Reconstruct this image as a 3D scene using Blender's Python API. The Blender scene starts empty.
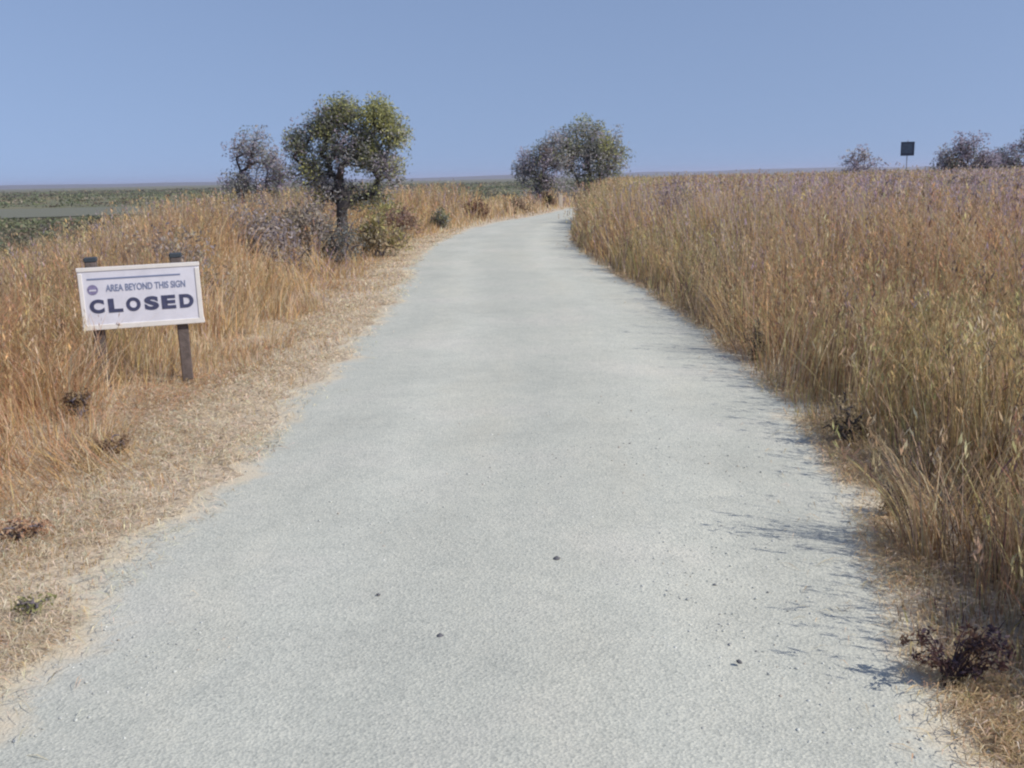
import bpy, math, random
import numpy as np
from mathutils import Vector

random.seed(11)
RNG = np.random.default_rng(11)
S = bpy.context.scene
COL = S.collection
R = math.radians

# ------------------------------------------------------------------ helpers
def tag(o, label=None, cat=None, group=None, kind=None):
    if label: o['label'] = label
    if cat: o['category'] = cat
    if group: o['group'] = group
    if kind: o['kind'] = kind
    return o

def empty(name, loc, rot=(0, 0, 0)):
    o = bpy.data.objects.new(name, None)
    COL.objects.link(o)
    o.empty_display_size = 0.2
    o.location = loc
    o.rotation_euler = rot
    return o

def link_mesh(name, me, mat=None, parent=None):
    o = bpy.data.objects.new(name, me)
    COL.objects.link(o)
    if mat is not None: me.materials.append(mat)
    if parent is not None: o.parent = parent
    return o

def np_mesh(name, V, quads=None, tris=None, tint=None, smooth=False):
    """mesh from numpy arrays: V (n,3), quads (m,4), tris (k,3), tint (n,3) per-point colour"""
    me = bpy.data.meshes.new(name)
    V = np.asarray(V, np.float32)
    me.vertices.add(len(V))
    me.vertices.foreach_set('co', V.ravel())
    parts, sizes = [], []
    if quads is not None and len(quads):
        parts.append(np.asarray(quads, np.int32).ravel()); sizes.append(np.full(len(quads), 4, np.int32))
    if tris is not None and len(tris):
        parts.append(np.asarray(tris, np.int32).ravel()); sizes.append(np.full(len(tris), 3, np.int32))
    loops = np.concatenate(parts); sizes = np.concatenate(sizes)
    starts = np.concatenate(([0], np.cumsum(sizes)[:-1])).astype(np.int32)
    me.loops.add(len(loops)); me.loops.foreach_set('vertex_index', loops)
    me.polygons.add(len(sizes)); me.polygons.foreach_set('loop_start', starts)
    me.polygons.foreach_set('loop_total', sizes)
    if smooth: me.polygons.foreach_set('use_smooth', np.ones(len(sizes), bool))
    if tint is not None:
        a = me.color_attributes.new('tint', 'FLOAT_COLOR', 'POINT')
        c = np.ones((len(V), 4), np.float32); c[:, :3] = tint
        a.data.foreach_set('color', c.ravel())
    me.update(calc_edges=True)
    return me

class MB:
    """collects boxes and tubes into ONE mesh"""
    def __init__(self): self.V, self.F = [], []
    def box(self, c, s, bev=0.0):
        x, y, z = c; a, b, d = s[0]/2, s[1]/2, s[2]/2
        n = len(self.V)
        if bev <= 0:
            for k in (-d, d):
                for (i, j) in ((-a, -b), (a, -b), (a, b), (-a, b)): self.V.append((x+i, y+j, z+k))
            self.F += [(n+3, n+2, n+1, n), (n+4, n+5, n+6, n+7)] + [(n+i, n+(i+1) % 4, n+4+(i+1) % 4, n+4+i) for i in range(4)]
            return
        ring = []
        for (sx, sy) in ((-1, -1), (1, -1), (1, 1), (-1, 1)):
            p, q = (sx*(a-bev), sy*b), (sx*a, sy*(b-bev))
            ring += [q, p] if sx*sy > 0 else [p, q]
        ring = [(-a, -b+bev), (-a+bev, -b), (a-bev, -b), (a, -b+bev), (a, b-bev), (a-bev, b), (-a+bev, b), (-a, b-bev)]
        fa, fb = (a-bev)/a, (b-bev)/b
        for (zz, f) in ((-d, 0), (-d+bev, 1), (d-bev, 1), (d, 0)):
            for (i, j) in ring:
                self.V.append((x+i*(1 if f else fa), y+j*(1 if f else fb), z+zz))
        self.F.append(tuple(n+i for i in range(7, -1, -1)))
        for l in range(3):
            for i in range(8):
                self.F.append((n+l*8+i, n+l*8+(i+1) % 8, n+l*8+8+(i+1) % 8, n+l*8+8+i))
        self.F.append(tuple(n+24+i for i in range(8)))
    def tube(self, pts, rad, n=6, cap=True):
        pts = [Vector(p) for p in pts]
        base = len(self.V)
        ref = Vector((0.31, 0.94, 0.12))
        for i, p in enumerate(pts):
            t = (pts[min(i+1, len(pts)-1)] - pts[max(i-1, 0)])
            if t.length < 1e-6: t = Vector((0, 0, 1))
            t.normalize()
            u = t.cross(ref)
            if u.length < 1e-3: u = t.cross(Vector((1, 0, 0)))
            u.normalize(); v = t.cross(u)
            for k in range(n):
                a = 2*math.pi*k/n
                self.V.append(tuple(p + (u*math.cos(a) + v*math.sin(a))*rad[i]))
        for i in range(len(pts)-1):
            for k in range(n):
                a0 = base+i*n+k; a1 = base+i*n+(k+1) % n
                self.F.append((a0, a1, a1+n, a0+n))
        if cap:
            self.F.append(tuple(base+k for k in range(n-1, -1, -1)))
            e = base+(len(pts)-1)*n
            self.F.append(tuple(e+k for k in range(n)))
    def build(self, name, mat, parent=None, smooth=False):
        me = bpy.data.meshes.new(name)
        me.from_pydata(self.V, [], self.F)
        if smooth: me.polygons.foreach_set('use_smooth', np.ones(len(self.F), bool))
        me.update()
        return link_mesh(name, me, mat, parent)

_NG = {}
def vnoise(x, y, seed=0):
    """smooth value noise 0..1 in world metres"""
    if seed not in _NG: _NG[seed] = np.random.default_rng(1000+seed).random((256, 256))
    g = _NG[seed]
    xi = np.floor(x).astype(int); yi = np.floor(y).astype(int)
    fx = x-xi; fy = y-yi
    fx = fx*fx*(3-2*fx); fy = fy*fy*(3-2*fy)
    a = g[xi % 256, yi % 256]; b = g[(xi+1) % 256, yi % 256]
    c = g[xi % 256, (yi+1) % 256]; d = g[(xi+1) % 256, (yi+1) % 256]
    return (a*(1-fx)+b*fx)*(1-fy) + (c*(1-fx)+d*fx)*fy

def sstep(a, b, x):
    t = np.clip((x-a)/(b-a), 0, 1)
    return t*t*(3-2*t)

# ------------------------------------------------------------------ materials
def new_mat(name):
    m = bpy.data.materials.new(name); m.use_nodes = True
    nt = m.node_tree; nt.nodes.clear()
    out = nt.nodes.new('ShaderNodeOutputMaterial')
    return m, nt, out

def N(nt, typ, **kw):
    n = nt.nodes.new(typ)
    for k, v in kw.items():
        if k.startswith('i_'): n.inputs[k[2:].replace('_', ' ')].default_value = v
        else: setattr(n, k, v)
    return n

def ramp(nt, fac, stops):
    r = nt.nodes.new('ShaderNodeValToRGB')
    e = r.color_ramp.elements
    while len(e) > 2: e.remove(e[-1])
    for i, (p, c) in enumerate(stops):
        el = e[i] if i < 2 else e.new(p)
        el.position = p; el.color = (*c, 1)
    nt.links.new(fac, r.inputs[0])
    return r.outputs[0]

def noise(nt, scale, detail=4, rough=0.6, vec=None):
    n = N(nt, 'ShaderNodeTexNoise')
    n.inputs['Scale'].default_value = scale; n.inputs['Detail'].default_value = detail
    n.inputs['Roughness'].default_value = rough
    if vec is not None: nt.links.new(vec, n.inputs['Vector'])
    return n.outputs['Fac']

def mixc(nt, fac, a, b, mode='MIX'):
    m = N(nt, 'ShaderNodeMix', data_type='RGBA', blend_type=mode)
    for sock, v in ((m.inputs[0], fac), (m.inputs[6], a), (m.inputs[7], b)):
        if hasattr(v, 'is_linked'): nt.links.new(v, sock)
        else: sock.default_value = v if not isinstance(v, tuple) else (*v, 1)
    return m.outputs[2]

def plain(name, col, rough=0.7, nscale=0, amount=0.25, bump=0.0, metal=0.0):
    m, nt, out = new_mat(name)
    p = N(nt, 'ShaderNodeBsdfPrincipled'); p.inputs['Roughness'].default_value = rough
    p.inputs['Metallic'].default_value = metal
    if nscale:
        tc = N(nt, 'ShaderNodeTexCoord').outputs['Object']
        f = noise(nt, nscale, 6, 0.65, tc)
        c = ramp(nt, f, [(0.3, tuple(v*(1-amount) for v in col)), (0.7, tuple(min(1, v*(1+amount)) for v in col))])
        nt.links.new(c, p.inputs['Base Color'])
        if bump:
            b = N(nt, 'ShaderNodeBump'); b.inputs['Strength'].default_value = bump; b.inputs['Distance'].default_value = 0.02
            nt.links.new(f, b.inputs['Height']); nt.links.new(b.outputs[0], p.inputs['Normal'])
    else:
        p.inputs['Base Color'].default_value = (*col, 1)
    nt.links.new(p.outputs[0], out.inputs[0])
    return m

def leafy(name, trans=0.25, rough=0.75):
    """plant matter: colour of each blade or leaf from its 'tint', part of the light passes through"""
    m, nt, out = new_mat(name)
    at = N(nt, 'ShaderNodeAttribute', attribute_name='tint')
    p = N(nt, 'ShaderNodeBsdfPrincipled'); p.inputs['Roughness'].default_value = rough
    p.inputs['Specular IOR Level'].default_value = 0.25
    t = N(nt, 'ShaderNodeBsdfTranslucent')
    nt.links.new(at.outputs['Color'], p.inputs['Base Color']); nt.links.new(at.outputs['Color'], t.inputs['Color'])
    mx = N(nt, 'ShaderNodeMixShader'); mx.inputs[0].default_value = trans
    nt.links.new(p.outputs[0], mx.inputs[1]); nt.links.new(t.outputs[0], mx.inputs[2])
    nt.links.new(mx.outputs[0], out.inputs[0])
    return m

M_GRASS = leafy('dry_stems', 0.45)
M_LEAF = leafy('leaves', 0.35, 0.6)
M_BARK = plain('bark', (0.06, 0.05, 0.047), 0.9, 14, 0.4, 0.5)
M_TWIG = plain('grey_twigs', (0.13, 0.11, 0.12), 0.9, 20, 0.3)

def ground_mat():
    m, nt, out = new_mat('dry_ground')
    geo = N(nt, 'ShaderNodeNewGeometry')
    sep = N(nt, 'ShaderNodeSeparateXYZ'); nt.links.new(geo.outputs['Position'], sep.inputs[0])
    pos = geo.outputs['Position']
    soil = ramp(nt, noise(nt, 2.2, 8, 0.7, pos), [(0.3, (0.44, 0.35, 0.25)), (0.52, (0.58, 0.49, 0.365)), (0.72, (0.66, 0.575, 0.44))])
    fl = ramp(nt, noise(nt, 38, 5, 0.7, pos), [(0.42, (0.55, 0.50, 0.46)), (0.6, (1.1, 1.1, 1.1))])
    soil = mixc(nt, 0.8, soil, fl, 'MULTIPLY')
    mp = N(nt, 'ShaderNodeMapping'); mp.inputs['Scale'].default_value = (0.02, 0.035, 0)
    nt.links.new(pos, mp.inputs[0])
    marsh = ramp(nt, noise(nt, 1.0, 6, 0.6, mp.outputs[0]),
                 [(0.32, (0.12, 0.105, 0.075)), (0.45, (0.135, 0.14, 0.085)), (0.58, (0.17, 0.16, 0.10)), (0.7, (0.24, 0.205, 0.145))])
    mr = N(nt, 'ShaderNodeMapRange'); mr.inputs['From Min'].default_value = -0.9; mr.inputs['From Max'].default_value = -1.7
    nt.links.new(sep.outputs['Z'], mr.inputs['Value'])
    c = mixc(nt, mr.outputs[0], soil, marsh)
    p = N(nt, 'ShaderNodeBsdfPrincipled'); p.inputs['Roughness'].default_value = 0.95
    p.inputs['Specular IOR Level'].default_value = 0.1
    nt.links.new(c, p.inputs['Base Color'])
    b = N(nt, 'ShaderNodeBump'); b.inputs['Strength'].default_value = 0.7; b.inputs['Distance'].default_value = 0.03
    nt.links.new(noise(nt, 18, 6, 0.7, pos), b.inputs['Height']); nt.links.new(b.outputs[0], p.inputs['Normal'])
    nt.links.new(p.outputs[0], out.inputs[0])
    return m

def gravel_mat():
    m, nt, out = new_mat('pale_gravel')
    pos = N(nt, 'ShaderNodeNewGeometry').outputs['Position']
    big = ramp(nt, noise(nt, 0.7, 5, 0.6, pos), [(0.3, (0.452, 0.456, 0.398)), (0.5, (0.49, 0.496, 0.432)), (0.7, (0.53, 0.52, 0.458))])
    fine = ramp(nt, noise(nt, 110, 6, 0.75, pos), [(0.34, (0.62, 0.63, 0.64)), (0.5, (0.97, 0.97, 0.97)), (0.68, (1.22, 1.2, 1.17))])
    c = mixc(nt, 0.75, big, fine, 'MULTIPLY')
    vo = N(nt, 'ShaderNodeTexVoronoi'); vo.inputs['Scale'].default_value = 90; nt.links.new(pos, vo.inputs['Vector'])
    st = ramp(nt, vo.outputs['Color'], [(0.1, (0.72, 0.73, 0.74)), (0.5, (1, 1, 1)), (0.9, (1.12, 1.1, 1.08))])
    c = mixc(nt, 0.6, c, st, 'MULTIPLY')
    ac = N(nt, 'ShaderNodeAttribute', attribute_name='across')      # worn lanes and dusty patches that run along the path
    lane = ramp(nt, noise(nt, 1.0, 4, 0.55, ac.outputs['Vector']), [(0.34, (0.95, 0.955, 0.96)), (0.5, (1, 1, 1)), (0.66, (1.05, 1.03, 1.01))])
    c = mixc(nt, 0.85, c, lane, 'MULTIPLY')
    sx = N(nt, 'ShaderNodeSeparateXYZ'); nt.links.new(ac.outputs['Vector'], sx.inputs[0])
    wb = N(nt, 'ShaderNodeMath', operation='MULTIPLY_ADD'); wb.inputs[1].default_value = 0.7; wb.inputs[2].default_value = -0.35
    nt.links.new(noise(nt, 0.8, 3, 0.5, pos), wb.inputs[0])
    sw = N(nt, 'ShaderNodeMath', operation='ADD'); nt.links.new(sx.outputs['X'], sw.inputs[0]); nt.links.new(wb.outputs[0], sw.inputs[1])
    wheel = ramp(nt, N(nt, 'ShaderNodeMath', operation='MULTIPLY').outputs[0], [(0, (1, 1, 1)), (1, (1, 1, 1))])
    ml = wheel.node.inputs[0].links[0].from_node; ml.inputs[1].default_value = 1/5.5; nt.links.new(sw.outputs[0], ml.inputs[0])
    cr = wheel.node.color_ramp.elements; cr[0].position = 0.0; cr[1].position = 1.0
    for p_, v_ in ((0.17, 0.97), (0.29, 1.06), (0.40, 0.95), (0.52, 0.94), (0.62, 0.96), (0.72, 1.06), (0.84, 0.97)):
        q_ = wheel.node.color_ramp.elements.new(p_); q_.color = (v_, v_, v_*0.995, 1)
    c = mixc(nt, 0.8, c, wheel, 'MULTIPLY')
    mot = ramp(nt, noise(nt, 6.5, 5, 0.65, pos), [(0.35, (0.93, 0.935, 0.94)), (0.55, (1, 1, 1)), (0.7, (1.05, 1.04, 1.03))])
    c = mixc(nt, 0.8, c, mot, 'MULTIPLY')
    at = N(nt, 'ShaderNodeAttribute', attribute_name='edge')
    dm = N(nt, 'ShaderNodeMath', operation='ADD'); nt.links.new(at.outputs['Fac'], dm.inputs[0])
    nz = N(nt, 'ShaderNodeMath', operation='MULTIPLY_ADD'); nz.inputs[1].default_value = 1.3; nz.inputs[2].default_value = -0.65
    nt.links.new(noise(nt, 5, 6, 0.7, pos), nz.inputs[0]); nt.links.new(nz.outputs[0], dm.inputs[1])
    k = N(nt, 'ShaderNodeMapRange'); k.inputs['From Min'].default_value = 0.45; k.inputs['From Max'].default_value = 0.85
    nt.links.new(dm.outputs[0], k.inputs['Value'])
    c = mixc(nt, k.outputs[0], c, (0.58, 0.51, 0.385))
    p = N(nt, 'ShaderNodeBsdfPrincipled'); p.inputs['Roughness'].default_value = 0.95
    p.inputs['Specular IOR Level'].default_value = 0.15
    nt.links.new(c, p.inputs['Base Color'])
    b = N(nt, 'ShaderNodeBump'); b.inputs['Strength'].default_value = 0.3; b.inputs['Distance'].default_value = 0.006
    b2 = N(nt, 'ShaderNodeBump'); b2.inputs['Strength'].default_value = 0.3; b2.inputs['Distance'].default_value = 0.008
    nt.links.new(noise(nt, 130, 6, 0.75, pos), b.inputs['Height'])
    nt.links.new(vo.outputs['Distance'], b2.inputs['Height']); nt.links.new(b.outputs[0], b2.inputs['Normal'])
    nt.links.new(b2.outputs[0], p.inputs['Normal'])
    nt.links.new(p.outputs[0], out.inputs[0])
    return m

# ------------------------------------------------------------------ the levee and its path
PL = np.array([(-1.62, -6), (-1.64, 0), (-1.66, 3), (-1.62, 4), (-1.55, 5), (-1.52, 7.4), (-1.52, 12), (-1.58, 15), (-1.8, 19.3), (-1.92, 23.4),
               (-1.72, 27.2), (-1.3, 32.3), (-0.32, 37.7), (1.2, 42.7), (2.1, 47), (3.1, 52), (4.9, 56.5), (8.2, 60), (13.2, 62.6), (24, 65), (45, 67), (90, 70)], float)
PR = np.array([(1.2, -6), (1.22, 0), (1.3, 3), (1.5, 3.7), (1.72, 4.6), (1.9, 5.8), (2.0, 8), (2.02, 11), (1.9, 14.5), (1.68, 18), (1.55, 22.4),
               (1.72, 28.2), (2.35, 36.3), (3.5, 43), (4.5, 48), (6.1, 52), (8.9, 55.5), (13.6, 58), (24, 60.5), (45, 62.5), (90, 65.5)], float)
def resample(P, n):
    d = np.concatenate(([0], np.cumsum(np.hypot(*np.diff(P, axis=0).T))))
    t = np.linspace(0, d[-1], n)
    q = np.stack([np.interp(t, d, P[:, 0]), np.interp(t, d, P[:, 1])], 1)
    k = np.array([1, 2, 3, 2, 1])/9.0
    for _ in range(6):
        e = np.pad(q, ((2, 2), (0, 0)), mode='edge')
        q2 = np.stack([np.convolve(e[:, i], k, 'valid') for i in (0, 1)], 1); q2[0], q2[-1] = q[0], q[-1]; q = q2
    return q
NP = 900
PLs, PRs = resample(PL, NP), resample(PR, NP)
CEN = (resample(PL, 140)+resample(PR, 140))/2

def sdist(x, y, line):
    """signed distance to a polyline: + on its right-hand side"""
    x = np.asarray(x, float).ravel(); y = np.asarray(y, float).ravel()
    best = np.full(x.shape, 1e18); sg = np.ones_like(x)
    for i in range(len(line)-1):
        a, b = line[i], line[i+1]; e = b-a; L = e@e
        if L < 1e-9: continue
        t = ((x-a[0])*e[0]+(y-a[1])*e[1])/L
        t = np.clip(t, 0, 1)
        dx = x-(a[0]+t*e[0]); dy = y-(a[1]+t*e[1])
        d = dx*dx+dy*dy
        m = d < best
        best[m] = d[m]; sg[m] = np.where(e[0]*dy[m]-e[1]*dx[m] > 0, -1, 1)
    return np.sqrt(best)*sg

MARSH = -2.0
def ground_z(x, y, u=None):
    shp = np.shape(x)
    x = np.asarray(x, float).ravel(); y = np.asarray(y, float).ravel()
    if u is None: u = sdist(x, y, CEN)
    left = sstep(5.3, 9.6, -u)
    right = sstep(42, 60, u)
    k = np.maximum(left, right)
    z = MARSH*k
    off = np.clip(np.abs(u)-2.0, 0, 1)
    near = np.exp(-np.hypot(x, y)/60)
    z = z + off*near*(0.10*(vnoise(x*0.9, y*0.9, 1)-0.5)+0.05*(vnoise(x*3, y*3, 2)-0.5)) - 0.02*off
    z = z - 0.35*k*(vnoise(x*0.03, y*0.03, 3) > 0.72)*0
    return z.reshape(shp)

# ground: one sheet to the horizon, fine near the camera
def axis(n, c, far):
    t = np.linspace(-1, 1, n)
    k = 7.2
    return c + far*np.sinh(k*t)/math.sinh(k)
gx = axis(300, 0, 6500); gy = axis(300, 6, 6500)
X, Y = np.meshgrid(gx, gy)
Z = ground_z(X, Y)
idx = np.arange(300*300).reshape(300, 300)
Q = np.stack([idx[:-1, :-1], idx[:-1, 1:], idx[1:, 1:], idx[1:, :-1]], -1).reshape(-1, 4)
g = link_mesh('ground', np_mesh('ground', np.stack([X, Y, Z], -1).reshape(-1, 3), Q, smooth=True), ground_mat())
tag(g, kind='structure')

# path: pale gravel, slightly crowned, ragged edges
nj = 21
ts = np.concatenate(([0], np.linspace(0.025, 0.975, nj-2), [1]))
el = (vnoise(np.arange(NP)*0.9, np.zeros(NP), 5)-0.5)*0.22 + (vnoise(np.arange(NP)*0.25, np.zeros(NP)+7, 5)-0.5)*0.22
er = (vnoise(np.arange(NP)*0.9, np.zeros(NP)+3, 6)-0.5)*0.24 + (vnoise(np.arange(NP)*0.25, np.zeros(NP)+9, 6)-0.5)*0.24
wv = PRs-PLs; wl = np.hypot(*wv.T)[:, None]; wn = wv/wl
A = PLs - wn*(0.14+el[:, None]); B = PRs + wn*(0.14+er[:, None])
P = A[:, None]*(1-ts[None, :, None]) + B[:, None]*ts[None, :, None]
zc = 0.006 + 0.034*(1-(2*ts-1)**2)[None, :] + 0.012*(vnoise(P[..., 0]*1.3, P[..., 1]*1.3, 8)-0.5)*np.minimum(1, 6*np.minimum(ts, 1-ts))[None]
zc = zc*np.ones((NP, 1)); zc[:, 0] = -0.004; zc[:, -1] = -0.004
V = np.concatenate([P, zc[..., None]], -1).reshape(-1, 3)
idx = np.arange(NP*nj).reshape(NP, nj)
Q = np.stack([idx[:-1, :-1], idx[:-1, 1:], idx[1:, 1:], idx[1:, :-1]], -1).reshape(-1, 4)
me = np_mesh('path', V, Q, smooth=True)
ea = me.attributes.new('edge', 'FLOAT', 'POINT')
dl = np.minimum(ts, 1-ts)[None, :]*np.hypot(*(B-A).T)[:, None]
ea.data.foreach_set('value', (1-np.clip(dl/0.42, 0, 1)).astype(np.float32).ravel())
aa = me.attributes.new('across', 'FLOAT_VECTOR', 'POINT')
ac = np.stack(np.broadcast_arrays(ts[None, :]*5.5, P[..., 1]*0.22, 0*zc), -1).astype(np.float32)
aa.data.foreach_set('vector', ac.ravel())
path = tag(link_mesh('path', me, gravel_mat()), kind='structure')

# water: shallow grey pond on the marsh, left of the levee
a = np.linspace(0, 2*math.pi, 160, endpoint=False)
rx = 125*(1+0.25*(vnoise(np.cos(a)*3+9, np.sin(a)*3+9, 12)-0.5)*2); ry = 34*(1+0.3*(vnoise(np.cos(a)*4+30, np.sin(a)*4+9, 13)-0.5)*2)
wx = -152+rx*np.cos(a); wy = 148+ry*np.sin(a)
ctr = np.array([[-152, 148, MARSH+0.07]])
V = np.concatenate([np.stack([wx, wy, np.full(160, MARSH+0.07)], -1), ctr])
T = np.array([(i, (i+1) % 160, 160) for i in range(160)])
m, nt, out = new_mat('grey_water')
p = N(nt, 'ShaderNodeBsdfPrincipled'); p.inputs['Base Color'].default_value = (0.155, 0.155, 0.115, 1); p.inputs['Roughness'].default_value = 0.8
p.inputs['Specular IOR Level'].default_value = 0.12
b = N(nt, 'ShaderNodeBump'); b.inputs['Strength'].default_value = 0.6; b.inputs['Distance'].default_value = 0.08
nt.links.new(noise(nt, 1.2, 4, 0.6, N(nt, 'ShaderNodeNewGeometry').outputs['Position']), b.inputs['Height']); nt.links.new(b.outputs[0], p.inputs['Normal'])
nt.links.new(p.outputs[0], out.inputs[0])
tag(link_mesh('water', np_mesh('water', V, None, T), m), kind='structure')

# hills: a low far ridge beyond the marsh
nx = 240
hx = np.linspace(-6000, 6000, nx)
def hill_h(x): return 9+13*vnoise(x/900+40, x*0+2, 15)+6*vnoise(x/260+40, x*0+5, 15)
prof = [(4900, 0.0), (5050, 0.45), (5250, 0.85), (5450, 1.0), (5700, 0.6), (5950, 0.0)]
V = np.array([(x, y, MARSH-0.5+k*hill_h(np.array([x]))[0]) for (y, k) in prof for x in hx])
idx = np.arange(len(prof)*nx).reshape(len(prof), nx)
Q = np.stack([idx[:-1, :-1], idx[:-1, 1:], idx[1:, 1:], idx[1:, :-1]], -1).reshape(-1, 4)
tag(link_mesh('hills', np_mesh('hills', V, Q, smooth=True), plain('hill_scrub', (0.09, 0.09, 0.06), 0.95, 0.01, 0.3)), kind='structure')

# ------------------------------------------------------------------ grasses (uncountable)
TAN = np.array((0.58, 0.435, 0.26)); STRAW = np.array((0.68, 0.56, 0.385)); BROWN = np.array((0.42, 0.295, 0.18))
RUST = np.array((0.54, 0.325, 0.185)); OLIVE = np.array((0.52, 0.45, 0.22)); MAUVE = np.array((0.48, 0.375, 0.41)); GOLD = np.array((0.60, 0.42, 0.20))
CREAM = np.array((0.74, 0.65, 0.49)); DARK = np.array((0.17, 0.115, 0.10))

def blades(x, y, z, h, w, lean, tint, heading=None, bend=1.0):
    """curved tapering ribbons: 3 rows of points each"""
    n = len(x)
    th = RNG.random(n)*2*math.pi if heading is None else heading
    fa = RNG.random(n)*2*math.pi
    dx, dy = np.cos(th), np.sin(th)
    sx, sy = np.cos(fa)*w/2, np.sin(fa)*w/2
    V = np.empty((n, 7, 3), np.float32)
    for r_, (t, k) in enumerate(((0, 1.0), (0.4, 0.9), (0.75, 0.6))):
        hz = h*t*np.cos(lean*t*0.6*bend); ho = h*t*np.sin(lean*(0.35+0.65*t*bend))
        cx, cy, cz = x+dx*ho, y+dy*ho, z+hz
        V[:, 2*r_] = np.stack([cx-sx*k, cy-sy*k, cz], -1); V[:, 2*r_+1] = np.stack([cx+sx*k, cy+sy*k, cz], -1)
    hz = h*np.cos(lean*0.6*bend); ho = h*np.sin(np.minimum(lean*(0.35+0.65*bend), 1.5))
    V[:, 6] = np.stack([x+dx*ho, y+dy*ho, z+hz], -1)
    b = (np.arange(n)*7)[:, None]
    Q = np.concatenate([b+np.array([0, 1, 3, 2]), b+np.array([2, 3, 5, 4])])
    T = b+np.array([4, 5, 6])
    return V.reshape(-1, 3), Q, T, np.repeat(tint, 7, 0)

def heads(x, y, z, size, tint, per=5):
    """seed heads: a few short upright flecks round each stem tip"""
    n = len(x)
    X_ = np.repeat(x, per); Y_ = np.repeat(y, per); Z_ = np.repeat(z, per); s = np.repeat(size, per)
    m_ = n*per
    o = RNG.normal(0, 1, (m_, 3))*np.stack([s*0.16, s*0.16, s*0.6], -1)
    c = np.stack([X_, Y_, Z_], -1)+o
    a = RNG.random(m_)*2*math.pi
    L = s*(0.18+0.25*RNG.random(m_)); W = np.maximum(L*0.2, 0.0004*np.hypot(X_, Y_))
    up = np.stack([RNG.normal(0, .45, m_), RNG.normal(0, .45, m_), np.ones(m_)], -1); up /= np.linalg.norm(up, axis=1)[:, None]
    sd = np.stack([np.cos(a), np.sin(a), RNG.normal(0, .3, m_)], -1)
    V = np.stack([c-up*L[:, None], c+sd*W[:, None], c+up*L[:, None], c-sd*W[:, None]], 1).reshape(-1, 3)
    Q = (np.arange(m_)*4)[:, None]+np.arange(4)
    return V, Q, np.repeat(np.repeat(tint, per, 0)*(0.8+0.4*RNG.random((m_, 1))), 4, 0)

def stuff_mesh(name, pieces, mat=M_GRASS):
    Vs, Qs, Ts, Cs = [], [], [], []; o = 0
    for (V, Q, T, C) in pieces:
        Vs.append(V); Cs.append(C); Qs.append(Q+o)
        if T is not None: Ts.append(T+o)
        o += len(V)
    me = np_mesh(name, np.concatenate(Vs), np.concatenate(Qs), np.concatenate(Ts) if Ts else None, np.concatenate(Cs))
    return tag(link_mesh(name, me, mat), kind='stuff')

def scatter(n, xr, yr, power, fn):
    """n*? random points thinned with distance; fn(x,y,dL,dR)->probability"""
    xs, ys = [], []
    got = 0
    while got < n:
        k = 400000
        # depth sampled so that density falls off with distance
        u = RNG.random(k)
        if power == 1: yv = yr[0]*(yr[1]/yr[0])**u
        else:
            q = 1-power
            yv = (yr[0]**q+u*(yr[1]**q-yr[0]**q))**(1/q)
        xv = xr[0]+(xr[1]-xr[0])*RNG.random(k)
        ok = np.abs(xv) < 0.60*yv+2.8
        xv, yv = xv[ok], yv[ok]
        pz = fn(xv, yv)
        ok = RNG.random(len(xv)) < pz
        xs.append(xv[ok]); ys.append(yv[ok]); got += ok.sum()
    return np.concatenate(xs)[:n], np.concatenate(ys)[:n]

def jit(c, n, amt=0.22):
    base = np.broadcast_to(c, (n, 3))
    return base*(1+amt*RNG.normal(0, 1, (n, 1)).clip(-2, 2))*(1+0.05*RNG.normal(0, 1, (n, 3)))

def pick(cols, wts):
    """blend weights (n,k) -> one colour of cols per blade, drawn by weight"""
    wts = np.maximum(wts, 0)+1e-6
    c = np.cumsum(wts/wts.sum(1, keepdims=True), 1)
    r = RNG.random((len(wts), 1))
    i = (r > c).sum(1).clip(0, len(cols)-1)
    return np.array(cols)[i]

HL = CEN  # centreline for distances
def eR(x, y): return sdist(x, y, PRs[::6])          # >0 outside on the right
def eL(x, y): return -sdist(x, y, PLs[::6])         # >0 outside on the left

def hR(e, y, x):
    v = -0.12+0.66*np.exp(-np.clip(y-2.6, 0, 99)/1.7)
    k = 0.9+3.0*np.exp(-np.clip(y-3, 0, 99)/5.5)
    e = e+0.62*(vnoise(x*1.5, y*1.5, 70)-0.52)*sstep(0.0, 0.25, e)
    tf = sstep(.52, .70, vnoise(x*2.3, y*1.7, 71))*sstep(0.03, 0.15, e)*sstep(3.0, 3.8, y)
    thin = 1+0*x
    for (bx, by, br) in ((8.3, 16.6, 1.5), (6.3, 16.8, 1.3), (10.2, 23.0, 1.8), (3.55, 21.5, 0.8)):     # grass is shorter round the brush
        thin = thin-0.42*np.exp(-((x-bx)**2+((y-by+1.2)*0.6)**2)/br**2)
    return thin.clip(0.4, 1)*(0.08+0.42*np.maximum(sstep(v, v+0.42, e), tf))+thin.clip(0.4, 1)*0.78*sstep(v+0.1, v+k*1.75, e)
def hL(e, y, x):
    near = sstep(8, 17, y)
    tf = sstep(.5, .72, vnoise(x*3.1+3, y*2.4, 61))
    s1 = sstep(0.5, 1.5, e)*(0.08+0.34*tf); s2 = sstep(1.3, 2.5, e)*0.42; s3 = sstep(2.1, 3.4, e)*(0.22+0.62*near)
    h = 0.06+s1+s2+s3
    # ground in front of the notice sign is open
    d = np.hypot(x+2.4, (y-7.3)*0.55)
    h = h*(0.3+0.7*sstep(0.30, 0.75, d))
    fr = (np.abs(x+2.93) < 0.85) & (y > 5.6) & (y < 8.75)
    h = np.where((np.abs(x+3.28) < 0.24) & (y > 6.9) & (y < 7.82), np.maximum(h, 0.52), h)
    return np.where(fr, np.minimum(h, np.where((x < -3.05) & (y < 7.85), 0.60, 0.22)), h)

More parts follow.
